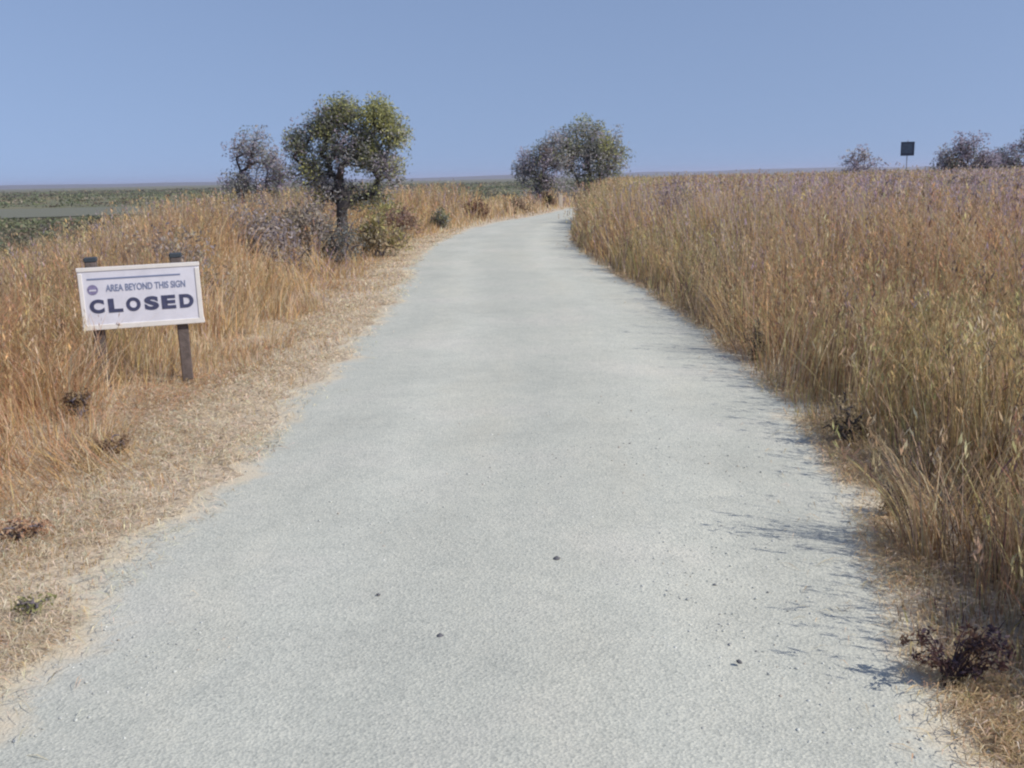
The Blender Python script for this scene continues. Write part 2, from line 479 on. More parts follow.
# tall dry grass right of the path
def field(n, side, xr, yr, power, hfun, cols, wfun, wbase, hvar=0.25, lean=0.28, heads_frac=0.0, name=None, clump=0.45):
    def prob(x, y):
        e = eR(x, y) if side > 0 else eL(x, y)
        p_ = sstep(-0.12, 0.12, e)*(0.75+0.25*sstep(0.1, 0.5, e)) if side > 0 else sstep(0.0, 0.5, e)
        c = vnoise(x*2.6, y*2.6, 20+side)
        return p_*(1-clump+clump*sstep(0.25, 0.6, c))
    x, y = scatter(n, xr, yr, power, prob)
    e = eR(x, y) if side > 0 else eL(x, y)
    u = sdist(x, y, CEN)
    z = ground_z(x, y, u)
    d = np.hypot(x, y)
    big = 0.72+0.56*vnoise(x*0.8, y*0.8, 24)
    tuft = 0.75+0.5*vnoise(x*2.6+5, y*2.6, 25)
    h = hfun(e, y, x)*big*tuft*(1+hvar*RNG.normal(0, 1, n)).clip(0.35, 1.35)
    cap = (1.42 if side > 0 else 0.92+0.50*sstep(9.5, 17, y))*(1+0.05*np.abs(RNG.normal(0, 1, n))); h = np.minimum(h, cap-0.1*RNG.random(n)**2)
    w = np.maximum(wbase*(0.6+0.8*RNG.random(n)), 0.00075*d)
    tint = jit(1, n, 0.2)*pick(cols, wfun(x, y, e))
    hd_ = np.where(RNG.random(n) < 0.65, 9*vnoise(x*1.6, y*1.6, 72)+RNG.normal(0, 0.45, n), RNG.random(n)*6.283)
    ln = np.abs(RNG.normal(0, lean, n))+0.05+0.45*sstep(.6, .8, vnoise(x*1.6+30, y*1.6, 73))
    pcs = [blades(x, y, z-0.02, h, w, ln, tint, hd_)]
    if heads_frac:
        s = (RNG.random(n) < heads_frac) & (h > 0.45)
        hx_ = x[s]; k = s.sum()
        bend_ = h[s]*np.sin(np.minimum(ln[s], 1.5))
        hd = heads(hx_+np.cos(hd_[s])*bend_*0.95, y[s]+np.sin(hd_[s])*bend_*0.95, z[s]+h[s]*np.cos(ln[s]*0.6)*0.97, np.maximum(0.045+0.05*RNG.random(k), 0.003*d[s]), tint[s]*1.02, 7)
        pcs.append((hd[0], hd[1], None, hd[2]))
    return pcs

def wR(x, y, e):
    n1, n2, n3 = vnoise(x*0.5, y*0.35, 30), vnoise(x*0.45+9, y*0.3, 31), vnoise(x*0.4, y*0.3+9, 32)
    edge = 1-sstep(0.3, 1.0, e)
    w = [np.full(len(x), 0.75), 0.30+0*x, 0.5+0.5*edge, 0.7*sstep(.55, .75, n1), 0.35+0.9*sstep(.45, .68, n2), (0.5+1.6*sstep(.4, .6, n3))*sstep(8, 14, y)*sstep(1.5, 5, e),
         1.0*sstep(.5, .75, vnoise(x*0.5, y*0.4, 33)), 0.4*edge]
    w[5] = w[5]+7*np.exp(-((x-8.0)**2/8+(y-17)**2/36))+1.6*np.exp(-((x-3.6)**2/1.2+(y-21)**2/12))
    w[3] = w[3]+1.3*np.exp(-((x-4.7)**2/1.6+(y-9.6)**2/5)); w[6] = w[6]+0.9*np.exp(-((x-4.7)**2/1.6+(y-9.6)**2/5))
    return np.stack(w, -1)
CR = [TAN, STRAW, BROWN, RUST, OLIVE, MAUVE, GOLD, DARK]
pcs = field(150000, 1, (1.2, 26), (1.9, 48), 1.25, lambda e, y, x: hR(e, y, x), CR, wR, 0.0055, heads_frac=0.30)
pcs += field(45000, 1, (1.2, 60), (30, 90), 1.0, lambda e, y, x: hR(e, y, x)*1.05, CR, wR, 0.012, heads_frac=0.4)
# dock and thistle stalks standing a little above the grass
pcs += field(5200, 1, (1.6, 34), (3.0, 60), 1.2, lambda e, y, x: 1.12*sstep(0.5, 1.6, e)+0.12, [RUST*0.6, BROWN, DARK, MAUVE*0.8], lambda x, y, e: np.tile(np.array([[1., 1, .6, .8]]), (len(x), 1)),
             0.006, hvar=0.18, lean=0.14, heads_frac=1.0, clump=0.8)
stuff_mesh('tall_dry_grass', pcs)

def wL(x, y, e):
    n1, n2 = vnoise(x*0.5, y*0.4, 40), vnoise(x*0.5+9, y*0.35, 41)
    far = sstep(1.6, 2.8, e)
    w = [np.full(len(x), 0.6), 0.7-0.45*far, 0.35+0.3*far, (0.25+0.9*sstep(.35, .6, n1))*(0.35+0.65*far)*(1-0.55*sstep(12, 18, y)), 0.35*sstep(.55, .75, n2)+0.25*sstep(14, 24, y)*far,
         0.6*sstep(9, 14, y)*sstep(.4, .65, n2), 0.5+0.6*sstep(.45, .65, n1), 0.9*(1-sstep(0.3, 1.1, e))]
    w[3] = w[3]+1.6*sstep(.45, .65, vnoise(x*0.9, y*0.7, 62))*sstep(0.9, 1.5, e)*(1-sstep(7, 12, y))+0.9*sstep(0.9, 1.5, e)*(1-sstep(4.5, 6.5, y))
    return np.stack(w, -1)
CL = [TAN, STRAW, BROWN, RUST, OLIVE, MAUVE, GOLD, CREAM]
pcs = field(130000, -1, (-18, -1.3), (2.2, 44), 1.3, hL, CL, wL, 0.005, hvar=0.3, lean=0.42, heads_frac=0.22)
pcs += field(26000, -1, (-18, 8), (30, 75), 1.0, lambda e, y, x: 0.10+0.45*sstep(0.3, 2.0, e), CL, wL, 0.012, heads_frac=0.3)
stuff_mesh('dry_levee_grass', pcs)

# flattened straw and litter along both edges of the path
def litter(n, side, yr, reach, cols):
    def prob(x, y):
        e = eR(x, y) if side > 0 else eL(x, y)
        bare = 0.25+0.75*sstep(.38, .6, vnoise(x*1.9+4, y*1.5, 66))
        ed = (0.35+0.65*sstep(0.35, 0.9, e)) if side < 0 else 1.0
        return ed*(0.008*sstep(-0.6, -0.2, e)+0.97*sstep(-0.18, 0.12, e))*np.exp(-np.clip(e, 0, 9)/reach)*bare
    x, y = scatter(n, (1.0, 6) if side > 0 else (-7, -1.2), yr, 1.6, prob)
    z = ground_z(x, y)+0.012+0.02*RNG.random(n)
    L = 0.025+0.10*RNG.random(n)**1.5+0.004*np.hypot(x, y); d = np.hypot(x, y)
    a = RNG.random(n)*2*math.pi
    dx, dy = np.cos(a), np.sin(a)
    w = np.maximum(0.0016, 0.00042*d)*(0.6+0.8*RNG.random(n))
    px, py = -dy*w, dx*w
    rise = RNG.normal(0, 0.011, n)
    V = np.stack([np.stack([x-dx*L/2, y-dy*L/2, z], -1), np.stack([x+px, y+py, z+0.012+np.abs(rise)], -1),
                  np.stack([x+dx*L/2, y+dy*L/2, z+np.abs(rise)], -1), np.stack([x-px, y-py, z+0.012+np.abs(rise)], -1)], 1).reshape(-1, 3)
    pa = sstep(.4, .62, vnoise(x*1.1, y*0.8, 63)); pb = sstep(.45, .65, vnoise(x*2.3, y*1.6, 64))
    e = eR(x, y) if side > 0 else eL(x, y); nr = 1-sstep(0.35, 1.1, e)
    tint = jit(1, n, 0.25)*pick(cols, np.stack([.35+0*x, .15+2.2*nr, .2+.2*pb, .05+.9*pa*(1-nr), (.04+.45*pb)*(1-nr)], -1))
    return V, (np.arange(n)*4)[:, None]+np.arange(4), None, np.repeat(tint, 4, 0)
stuff_mesh('fallen_straw', [litter(62000, -1, (2.0, 30), 0.85, [STRAW, CREAM, TAN, RUST, BROWN]),
                            litter(16000, 1, (1.9, 30), 0.22, [STRAW, TAN, CREAM, BROWN, RUST])])

# marsh vegetation on the low ground
def mounds(n, xr, yr, pw, cols, size):
    def prob(x, y):
        u = sdist(x, y, CEN)
        inw = ((x+152)/128)**2+((y-148)/48)**2 < 1
        return np.where((u < -9) & ~inw, 0.25+0.75*sstep(.4, .6, vnoise(x*0.06, y*0.03, 50)), 0)
    x, y = scatter(n, xr, yr, pw, prob)
    z = ground_z(x, y); k = 14
    d = np.hypot(x, y)
    s = size*(0.6+0.8*RNG.random(n))*(1+d/260)
    X_ = np.repeat(x, k); Y_ = np.repeat(y, k); Z_ = np.repeat(z, k); s_ = np.repeat(s, k); m_ = n*k
    v = RNG.normal(0, 1, (m_, 3)); v[:, 2] = np.abs(v[:, 2])*0.5
    c = np.stack([X_, Y_, Z_], -1)+v*s_[:, None]*np.array([0.75, 0.75, 0.5])
    a1 = RNG.normal(0, 1, (m_, 3)); a1 /= np.linalg.norm(a1, axis=1)[:, None]
    a2 = np.cross(a1, RNG.normal(0, 1, (m_, 3))); a2 /= np.linalg.norm(a2, axis=1)[:, None]
    a1 *= s_[:, None]*0.32; a2 *= s_[:, None]*0.2
    V = np.stack([c-a1, c+a2, c+a1, c-a2], 1).reshape(-1, 3)
    n1 = vnoise(x*0.03, y*0.015, 51)
    tint = np.repeat(jit(1, n, 0.2)*pick(cols, np.stack([0.4+0*x, 1.2*sstep(.35, .6, n1), 0.3+0*x, 1.0*sstep(.6, .8, n1)], -1)), k, 0)
    return V, (np.arange(m_)*4)[:, None]+np.arange(4), None, np.repeat(tint*(0.8+.4*RNG.random((m_, 1))), 4, 0)
GCOLS = [np.array((0.16, 0.165, 0.10)), np.array((0.19, 0.205, 0.11)), np.array((0.20, 0.165, 0.115)), np.array((0.30, 0.26, 0.17))]
stuff_mesh('marsh_plants', [mounds(5000, (-60, 30), (18, 110), 0.8, GCOLS, 0.30), mounds(9000, (-420, 260), (90, 700), 1.2, GCOLS, 0.42)], M_LEAF)

# loose gravel on the path
def ico():
    import bmesh
    bm = bmesh.new(); bmesh.ops.create_icosphere(bm, subdivisions=1, radius=1)
    v = np.array([q.co[:] for q in bm.verts]); f = np.array([[w.index for w in q.verts] for q in bm.faces]); bm.free()
    return v, f
IV, IF = ico()
def gravel(n, lo, hi, yr, pw):
    x, y = scatter(n, (-1.7, 2.1), yr, pw, lambda x, y: ((eR(x, y) < 0.05) & (eL(x, y) < 0.05)).astype(float))
    r = lo*(hi/lo)**(RNG.random(n)**2.2)
    sc = r[:, None]*np.stack([0.7+.6*RNG.random(n), 0.7+.6*RNG.random(n), 0.45+.35*RNG.random(n)], -1)
    a = RNG.random(n)*6.283; c, s = np.cos(a), np.sin(a)
    v = IV[None]*(1+0.16*RNG.normal(0, 1, (n, len(IV), 1)))*sc[:, None, :]
    vx = v[..., 0]*c[:, None]-v[..., 1]*s[:, None]; vy = v[..., 0]*s[:, None]+v[..., 1]*c[:, None]
    l_, r_ = eL(x, y), eR(x, y); t = np.clip((0.14-l_)/(0.28-l_-r_), 0, 1); zb = 0.0035+0.034*(1-(2*t-1)**2)
    V = np.stack([vx+x[:, None], vy+y[:, None], v[..., 2]+zb[:, None]], -1).reshape(-1, 3)
    F_ = ((np.arange(n)*len(IV))[:, None, None]+IF[None]).reshape(-1, 3)
    cols = np.array([(0.46, 0.47, 0.43), (0.38, 0.39, 0.37), (0.54, 0.54, 0.50), (0.22, 0.22, 0.22), (0.42, 0.37, 0.31)])
    ti = cols[RNG.choice(5, n, p=[.42, .22, .22, .05, .09])]*(0.85+.3*RNG.random((n, 1)))
    return V, F_, np.repeat(ti, len(IV), 0)
V1, F1, C1 = gravel(4500, 0.0025, 0.0075, (2.0, 14), 1.3)
tag(link_mesh('loose_gravel', np_mesh('loose_gravel', V1, None, F1, C1), leafy('stone_chips', 0.0, 0.9)), kind='stuff')

# ------------------------------------------------------------------ trees and shrubs
def leaf_cloud(C, n_each, sig, size, cols, wts, up=0.0):
    C = np.asarray(C); k = len(C)*n_each
    c = np.repeat(C, n_each, 0)+RNG.normal(0, 1, (k, 3)).clip(-1.25, 1.25)*sig
    a1 = RNG.normal(0, 1, (k, 3)); a1[:, 2] += up; a1 /= np.linalg.norm(a1, axis=1)[:, None]
    a2 = np.cross(a1, RNG.normal(0, 1, (k, 3))); a2 /= np.linalg.norm(a2, axis=1)[:, None]
    s = size*(0.6+0.8*RNG.random((k, 1)))
    V = np.stack([c-a1*s, c+a2*s*0.42, c+a1*s, c-a2*s*0.42], 1).reshape(-1, 3)
    ct = np.repeat(np.array(cols)[RNG.choice(len(cols), len(C), p=np.array(wts)/sum(wts))], n_each, 0)
    t = ct*(0.75+0.5*RNG.random((k, 1)))
    return V, (np.arange(k)*4)[:, None]+np.arange(4), np.repeat(t, 4, 0)

def plant(name, label, cat, base, lobes, n_tips, n_leaf, leaf, sig, cols, wts, stems=1, r0=0.09, twig=0.008, group=None, bark=None,
          lean=(0, 0), crown='crown', stem_name='trunk', fork=0.35, up=0.0, twigs_as_stuff=False):
    """a woody plant: stems branching out to many tips inside the lobes, leaves round the tips.
    lobes: (dx,dy,z,rx,ry,rz,weight,colour weights or None)"""
    bx, by = base; bz = float(ground_z(np.array([bx]), np.array([by]))[0])
    root = tag(empty(name, (bx, by, bz)), label, cat, group)
    tips, lob = [], []
    W = np.array([l[6] for l in lobes], float); W /= W.sum()
    for i, l in enumerate(lobes):
        k = max(2, int(round(n_tips*W[i])))
        v = RNG.normal(0, 1, (k, 3)); v /= np.linalg.norm(v, axis=1)[:, None]
        rr = (RNG.random(k)**0.5)*(0.8+0.35*RNG.random(k))
        tips.append(np.array(l[:3])+v*rr[:, None]*np.array(l[3:6])); lob += [i]*k
    tips = np.concatenate(tips); lob = np.array(lob)
    ok = tips[:, 2] > 0.05; tips, lob = tips[ok], lob[ok]
    nodes = [np.array((0, 0, -0.12))]; par = [-1]
    top = max(l[2] for l in lobes)
    cen = np.average(np.array([l[:3] for l in lobes]), axis=0, weights=W)
    for s in range(stems):
        # stem up to the fork
        tgt = np.array(lobes[s % len(lobes)][:3]) if stems > 1 else cen
        tgt = tgt+RNG.normal(0, 0.12, 3)*np.array([1, 1, 0.3])*top*(0.3 if stems > 1 else 0.06)
        prev = 0; st = RNG.normal(0, r0*1.3, 3)*(stems > 1); st[2] = 0
        m_ = 6
        for j in range(1, m_+1):
            t = j/m_*(fork if stems == 1 else 0.75)
            q = st+(tgt-st)*t*np.array([t**1.6 if stems == 1 else t**0.7]*2+[1.0])+RNG.normal(0, 0.012*top, 3)*np.array([1, 1, 0.2])*(1 if stems > 1 else 0.6)
            nodes.append(q); par.append(prev); prev = len(nodes)-1
    order = np.argsort(np.linalg.norm(tips-nodes[-1], axis=1))
    tipnode = []
    for i in order:
        tp = tips[i]
        Nn = np.array(nodes)
        dv = tp-Nn; d = np.linalg.norm(dv, axis=1)
        pen = d+np.where(dv[:, 2] < -0.05*top, 0.6*d, 0)
        j = int(np.argmin(pen))
        if stems == 1: pen[:5] += 50
        if j == 0 or stems == 1: j = 1+int(np.argmin(pen[1:]))
        L = d[j]; k = max(1, int(L/(0.13*top))) ; k = min(k, 5); prev = j
        for q in range(1, k+1):
            t = q/k
            pt = Nn[j]+dv[j]*t+RNG.normal(0, 0.06*L, 3)*(0 if q == k else 1)+np.array([0, 0, 0.08*L*math.sin(math.pi*t)])
            nodes.append(pt); par.append(prev); prev = len(nodes)-1
        tipnode.append(prev)
    # pipe model radii
    cnt = np.zeros(len(nodes)); kids = np.zeros(len(nodes), int)
    for i in range(1, len(nodes)): kids[par[i]] += 1
    for i in range(len(nodes)-1, 0, -1):
        cnt[i] += 1 if kids[i] == 0 else 0
        cnt[par[i]] += cnt[i]
    rad = np.maximum(twig, r0*(np.maximum(cnt, 1)/max(cnt[0]/max(1, stems*0.7), 1))**0.46)
    rad[0] = rad[1]*1.35 if len(rad) > 1 else r0
    # chains from the root outwards
    child = [[] for _ in nodes]
    for i in range(1, len(nodes)): child[par[i]].append(i)
    mb = MB()
    for i in range(1, len(nodes)):
        pi = par[i]
        main = child[pi] and max(child[pi], key=lambda c: cnt[c]) == i
        if pi == 0 or not main:
            ch = [pi, i]
            while child[ch[-1]]: ch.append(max(child[ch[-1]], key=lambda c: cnt[c]))
            rr = [min(rad[pi], rad[i]*1.15)]+[rad[c] for c in ch[1:]]
            rr[-1] *= 0.45
            mb.tube([nodes[c] for c in ch], rr, 6 if rad[i] > 0.02 else 4)
    mb.build(stem_name, bark or M_BARK, root, smooth=True)
    Vs, Qs, Cs, o = [], [], [], 0
    P_ = np.array(nodes)[tipnode]; lo = lob[order]
    for i, l in enumerate(lobes):
        pp = P_[lo == i]
        if not len(pp) or n_leaf <= 0: continue
        V, Q, C = leaf_cloud(pp, n_leaf, sig, leaf, cols, l[7] or wts, up)
        V[:, 2] = np.maximum(V[:, 2], 0.01)
        Vs.append(V); Qs.append(Q+o); Cs.append(C); o += len(V)
    if Vs:
        link_mesh(crown, np_mesh(crown, np.concatenate(Vs), np.concatenate(Qs), None, np.concatenate(Cs)), M_LEAF, root)
    return root

G1 = (0.24, 0.25, 0.135); G2 = (0.39, 0.385, 0.16); G3 = (0.21, 0.225, 0.185); GY = (0.38, 0.34, 0.145); GR = (0.38, 0.37, 0.355); PU = (0.38, 0.325, 0.38); BR = (0.20, 0.14, 0.105)  # grey and purple leaves lightened: haze on far foliage put into their colour
TC = [G1, G2, G3, GR, PU]

def closer(l, k=0.735):
    return (l[0]*k, l[1]*k, 1.6+(l[2]-1.6)*k, l[3]*k, l[4]*k, l[5]*k, l[6], l[7])
plant('tree', 'larger dark green tree of the left pair, its crown olive on the right side', 'tree', (-3.33, 20.3),
      [closer(l) for l in ((0.15, 0, 3.45, 0.55, 0.6, 0.42, 1.1, [3, 2.5, 2, 1.5, .8]), (-0.3, 0.1, 3.05, 0.55, 0.55, 0.45, 1.0, [3, 1.2, 3, 1.5, 1]), (1.15, -0.1, 3.35, 0.5, 0.5, 0.42, 1.0, [1, 4.5, .5, .5, .1]),
       (1.5, 0, 2.85, 0.38, 0.45, 0.5, .7, [1, 4, .5, 1, .3]), (0.75, 0.1, 2.75, 0.45, 0.5, 0.4, .7, [2, 2, 1.5, 2, 1]), (-1.05, 0, 2.7, 0.38, 0.45, 0.5, .7, [2, 1, 3, 2, 1.5]), (0.2, 0, 2.4, 0.75, 0.7, 0.42, 1.1, [2, .6, 3, 2, 2]),
       (1.35, 0, 2.0, 0.5, 0.5, 0.55, .7, [1, 1, 1, 3, 2]), (0.85, 0, 2.28, 0.5, 0.55, 0.42, .9, [1.5, 1.5, 2, 2, 1]), (-0.75, 0.1, 1.95, 0.6, 0.5, 0.55, .9, [1, 1, 2, 3, 3]), (-0.2, 0.2, 1.35, 0.75, 0.5, 0.5, .8, [1, 1, 2, 3, 2]), (0.75, 0.2, 1.3, 0.5, 0.4, 0.45, .4, [1, 2, 1, 3, 1]))],
      600, 54, 0.029, 0.12, TC, [3, 1.5, 2.5, 1.5, 1], stems=1, r0=0.125, twig=0.005, fork=0.50)
plant('tree', 'thin purple-grey tree behind and left of the larger dark green tree', 'tree', (-6.75, 27.2),
      [(0.1, 0, 2.45+.55, 0.62, 0.6, 0.6, 1.1, None), (0.6, 0, 1.9+.5, 0.55, 0.5, 0.6, .9, None), (-0.35, 0, 1.7+.5, 0.5, 0.5, 0.55, .8, None), (0.3, 0, 1.6, 1.0, 0.5, 0.6, 1.5, None)],
      210, 52, 0.034, 0.14, [GR, PU, G3, BR], [2.2, 3, 1.6, .6], stems=3, r0=0.07, twig=0.006, bark=M_TWIG)
plant('tree', 'round grey-green tree beyond the bend in the gravel path', 'tree', (5.0, 66),
      [(0.3, 0, 5.3, 2.0, 1.5, 2.0, 2.2, None), (1.5, 0, 4.5, 1.55, 1.2, 1.6, 1.6, None), (-0.9, 0, 5.2, 1.5, 1.2, 1.6, 1.1, None), (0.5, 0, 2.3, 2.6, 1.4, 1.4, 2.2, None)],
      360, 62, 0.075, 0.30, TC, [2.0, 1.0, 1, 3, 1.2], stems=4, r0=0.13, twig=0.012)
plant('tree', 'bare purple-grey tree with dark stems left of the round tree beyond the path', 'tree', (2.35, 64.5),
      [(0.3, 0, 4.7, 1.5, 0.9, 1.6, 1.6, None), (-0.9, 0, 4.0, 1.0, 0.7, 1.4, 1.0, None), (0.4, 0, 2.4, 1.7, 0.9, 1.2, 1.2, None)],
      260, 46, 0.07, 0.26, [PU, GR, G1, BR], [1.8, 3, 1.6, .4], stems=5, r0=0.10, twig=0.012, bark=M_TWIG)
plant('shrub', 'small bare grey shrub on the skyline left of the dark post sign', 'shrub', (19.4, 56.5),
      [(0, 0, 2.0, 1.1, 0.8, 0.9, 1.2, None), (-0.6, 0, 1.3, 0.9, 0.8, 0.7, .7, None), (0.5, 0, 1.3, 0.9, 0.8, 0.7, .7, None)],
      110, 24, 0.065, 0.20, [PU, GR, BR], [3, 2, 1], stems=4, r0=0.06, twig=0.012, bark=M_TWIG, stem_name='stems')
plant('shrub', 'dark purple shrub on the skyline just right of the dark post sign', 'shrub', (25.6, 57.5),
      [(0.1, 0, 2.5, 1.0, 0.9, 1.3, 1.3, None), (-0.9, 0, 1.9, 0.9, 0.8, 0.9, .9, None), (1.2, 0, 1.9, 0.9, 0.8, 0.8, .8, None), (0.3, 0, 1.2, 2.6, 0.9, 0.7, 1.3, None)],
      170, 46, 0.07, 0.22, [PU, GR, G3, BR], [3, 1.5, 1.8, 1], stems=5, r0=0.08, twig=0.012, bark=M_TWIG, stem_name='stems')
plant('shrub', 'tall dark purple shrub cut by the right frame edge on the skyline', 'shrub', (30.0, 59),
      [(0.4, 0, 2.8, 1.3, 0.9, 1.4, 1.5, None), (-1.2, 0, 1.9, 1.0, 0.8, 0.9, 1, None), (1.8, 0, 2.2, 1.2, 0.9, 1.1, 1, None), (-0.6, 0, 1.3, 2.6, 0.9, 0.8, 1.4, None)],
      190, 50, 0.07, 0.22, [PU, GR, G3, BR], [3, 1.3, 2, 1], stems=5, r0=0.08, twig=0.012, bark=M_TWIG, stem_name='stems')

def bush(label, base, w, h, cols, wts, n=60, leaf=0.05, per=22, up=0.3, name='bush', bark=None):
    return plant(name, label, 'bush', base, [(0, 0, h*0.62, w*0.40, w*0.36, h*0.38, 1.4, None), (-w*0.22, 0, h*0.4, w*0.30, w*0.3, h*0.32, .8, None), (w*0.22, 0.05, h*0.42, w*0.30, w*0.3, h*0.34, .8, None)],
                 n, per, leaf, 0.09*max(w, h), cols, wts, stems=4, r0=0.022*h+0.008, twig=0.004, stem_name='stems', crown='foliage', up=up, bark=bark or M_TWIG)
bush('low olive-yellow bush just right of the larger left tree trunk', (-3.55, 29.5), 1.9, 1.15, [GY, G2, (0.26, 0.21, 0.11)], [2, 1.4, 1.4], 80)
bush('small blue-grey bush on the verge below the larger left tree', (-3.25, 19.1), 1.2, 1.0, [(0.20, 0.21, 0.20), (0.15, 0.16, 0.15), (0.26, 0.23, 0.19)], [2, 2, 1], 50, 0.03, 26)
SC = [(0.36, 0.31, 0.27), (0.30, 0.27, 0.23), (0.40, 0.35, 0.24), (0.33, 0.29, 0.30)]
bush('wide grey-brown bush in the grass just behind and right of the white sign', (-4.3, 12.6), 1.5, 1.05, SC, [2, 2, 1, 1], 90, 0.03, 30, name='scrub_bush')
bush('mauve-grey bush between the white sign and the larger left tree', (-4.25, 17.0), 1.9, 1.30, SC, [1, 1, .5, 2.5], 100, 0.035, 32, name='scrub_bush')
bush('grey-brown bush just left of the foot of the larger left tree', (-4.0, 19.3), 1.7, 1.3, SC, [2, 2, 1, .5], 100, 0.04, 32, name='scrub_bush')
bush('olive-brown bush on the verge right of the larger left tree trunk', (-2.75, 21.4), 1.2, 0.90, [GY, (0.36, 0.29, 0.18), (0.30, 0.27, 0.20)], [1.2, 2, 1], 80, 0.04, 28, name='scrub_bush')
bush('pinkish-brown dry bush left of the path where it begins to bend', (-2.95, 28), 1.2, 0.95, [(0.32, 0.20, 0.16), (0.27, 0.18, 0.14), (0.36, 0.27, 0.19)], [2, 1, 1], 60, 0.04)
bush('small dark green bush at the left path edge by the bend', (-2.2, 32.5), 0.75, 0.75, [G1, GR, G3], [2, 1, 1], 50, 0.04)
bush('dark reddish-brown bush left of the path at the bend', (-1.35, 40), 1.2, 0.8, [(0.22, 0.12, 0.075), (0.15, 0.085, 0.06), (0.30, 0.20, 0.13)], [2, 1.5, 1], 60, 0.05)
bush('light tan dry bush left of the path near the far end', (0.35, 46.5), 1.4, 0.7, [(0.36, 0.26, 0.18), (0.27, 0.19, 0.13), (0.24, 0.20, 0.12)], [2, 1, 1], 60, 0.055)
bush('dark brown bush next to the pale post at the path end', (2.1, 54.5), 0.8, 0.85, [(0.20, 0.13, 0.085), (0.14, 0.10, 0.07), (0.12, 0.12, 0.06)], [2, 1, 1], 50, 0.06)
bush('bright yellow-green bush left of the thin purple-grey tree', (-9.0, 29.5), 1.8, 1.55, [GY, G2, (0.24, 0.22, 0.08)], [2, 1.6, 1], 80, 0.055)
bush('dark brown-green bush on the levee bank behind the white sign', (-8.6, 22.5), 1.5, 1.15, [(0.13, 0.10, 0.06), G1, (0.22, 0.16, 0.10)], [2, 1, 1], 70, 0.045)
bush('small brown weed standing in the grass below the left end of the white sign', (-3.0, 6.75), 0.24, 0.26, [(0.24, 0.16, 0.10), (0.30, 0.21, 0.12), (0.38, 0.29, 0.17)], [2, 1.5, 1], 40, 0.014, 14, name='weed')
bush('short dry brown weed on the straw verge below and right of the white sign', (-2.42, 5.9), 0.22, 0.16, [(0.30, 0.20, 0.12), (0.22, 0.14, 0.09), (0.40, 0.30, 0.18)], [2, 1, 1], 40, 0.012, 14, name='weed')
bush('low reddish weed on the left verge close to the camera', (-2.25, 4.35), 0.26, 0.13, [(0.46, 0.28, 0.18), (0.40, 0.24, 0.15), (0.50, 0.37, 0.25)], [2, 1, 1], 44, 0.011, 14, name='weed')
bush('tiny green weed at the left edge of the gravel path', (-1.82, 3.52), 0.16, 0.12, [(0.27, 0.27, 0.12), (0.40, 0.36, 0.19)], [2, 1], 26, 0.010, 12, name='weed')
bush('reddish-brown dry weed standing at the lower right frame edge', (1.92, 3.25), 0.34, 0.42, [(0.13, 0.075, 0.05), (0.22, 0.13, 0.08), (0.30, 0.2, 0.12)], [2, 1.5, 1], 44, 0.014, 16, name='weed')

MV = [(0.40, 0.325, 0.335), (0.34, 0.28, 0.29), (0.44, 0.37, 0.33), (0.36, 0.29, 0.24)]
for lab, x, y, w_, h_ in (('broad mauve-grey brush standing in the grass near the right frame edge', 8.3, 16.6, 2.8, 1.5), ('mauve-grey brush in the tall grass below the dark post sign', 6.3, 16.8, 2.4, 1.45),
                          ('mauve-grey brush in the tall grass far behind the nearer pair, under the skyline shrubs', 10.2, 23.0, 3.2, 1.5), ('small pinkish-grey brush in the grass just right of the path bend', 3.55, 21.5, 1.6, 1.45)):
    bush(lab, (x, y), w_, h_, MV, [2, 2, 1, 1], 150, 0.03, 30, name='brush')
wd = bush('dull brown dry weed at the grass edge right of the gravel path', (1.98, 5.75), 0.30, 0.34, [(0.34, 0.27, 0.16), (0.40, 0.31, 0.20), (0.28, 0.22, 0.13)], [2, 1.5, 1], 46, 0.011, 16, name='weed', bark=M_BARK)
wd['group'] = 'dull dry weeds along the right path edge'
for i, (x, y, k, a) in enumerate(((1.80, 4.5, 0.7, 3.3), (2.12, 8.6, 1.1, 4.0))):
    c = wd.copy(); COL.objects.link(c); c.location = (x, y, float(ground_z(np.array([x]), np.array([y]))[0])); c.rotation_euler = (0, 0, a); c.scale = (k, k, k)
    for ch in list(wd.children):
        d_ = ch.copy(); COL.objects.link(d_); d_.parent = c

# low dead weed at the lower right path edge
root = tag(empty('dead_weed', (1.36, 2.9, 0.02)), 'dark dead weed lying on the right path edge and casting a shadow', 'weed')
mb = MB(); hd = []
for i in range(26):
    a = random.uniform(-0.9, 0.9)+(0 if random.random() < .7 else math.pi); L = random.uniform(0.07, 0.17)
    hgt = random.uniform(0.05, 0.19)
    p = [(0.03*random.uniform(-1, 1), 0.02*random.uniform(-1, 1), -0.01)]
    for j in range(1, 5):
        t = j/4
        p.append((p[0][0]+math.cos(a)*L*t, p[0][1]+math.sin(a)*L*t*0.6, hgt*math.sin(t*1.9)))
    mb.tube(p, [0.0028, 0.0025, 0.002, 0.0018, 0.0012], 5)
    for j in (2, 3, 4, 4): hd.append(p[j])
mb.build('stems', plain('dead_stems', (0.085, 0.05, 0.05), 0.85, 60, 0.3), root)
V, Q, C = leaf_cloud(np.array(hd), 9, 0.011, 0.010, [(0.11, 0.06, 0.055), (0.085, 0.06, 0.075), (0.17, 0.10, 0.07)], [2, 1.4, 1])
V[:, 2] = np.maximum(V[:, 2], 0.0)
link_mesh('dry_leaves', np_mesh('dry_leaves', V, Q, None, C), M_LEAF, root)

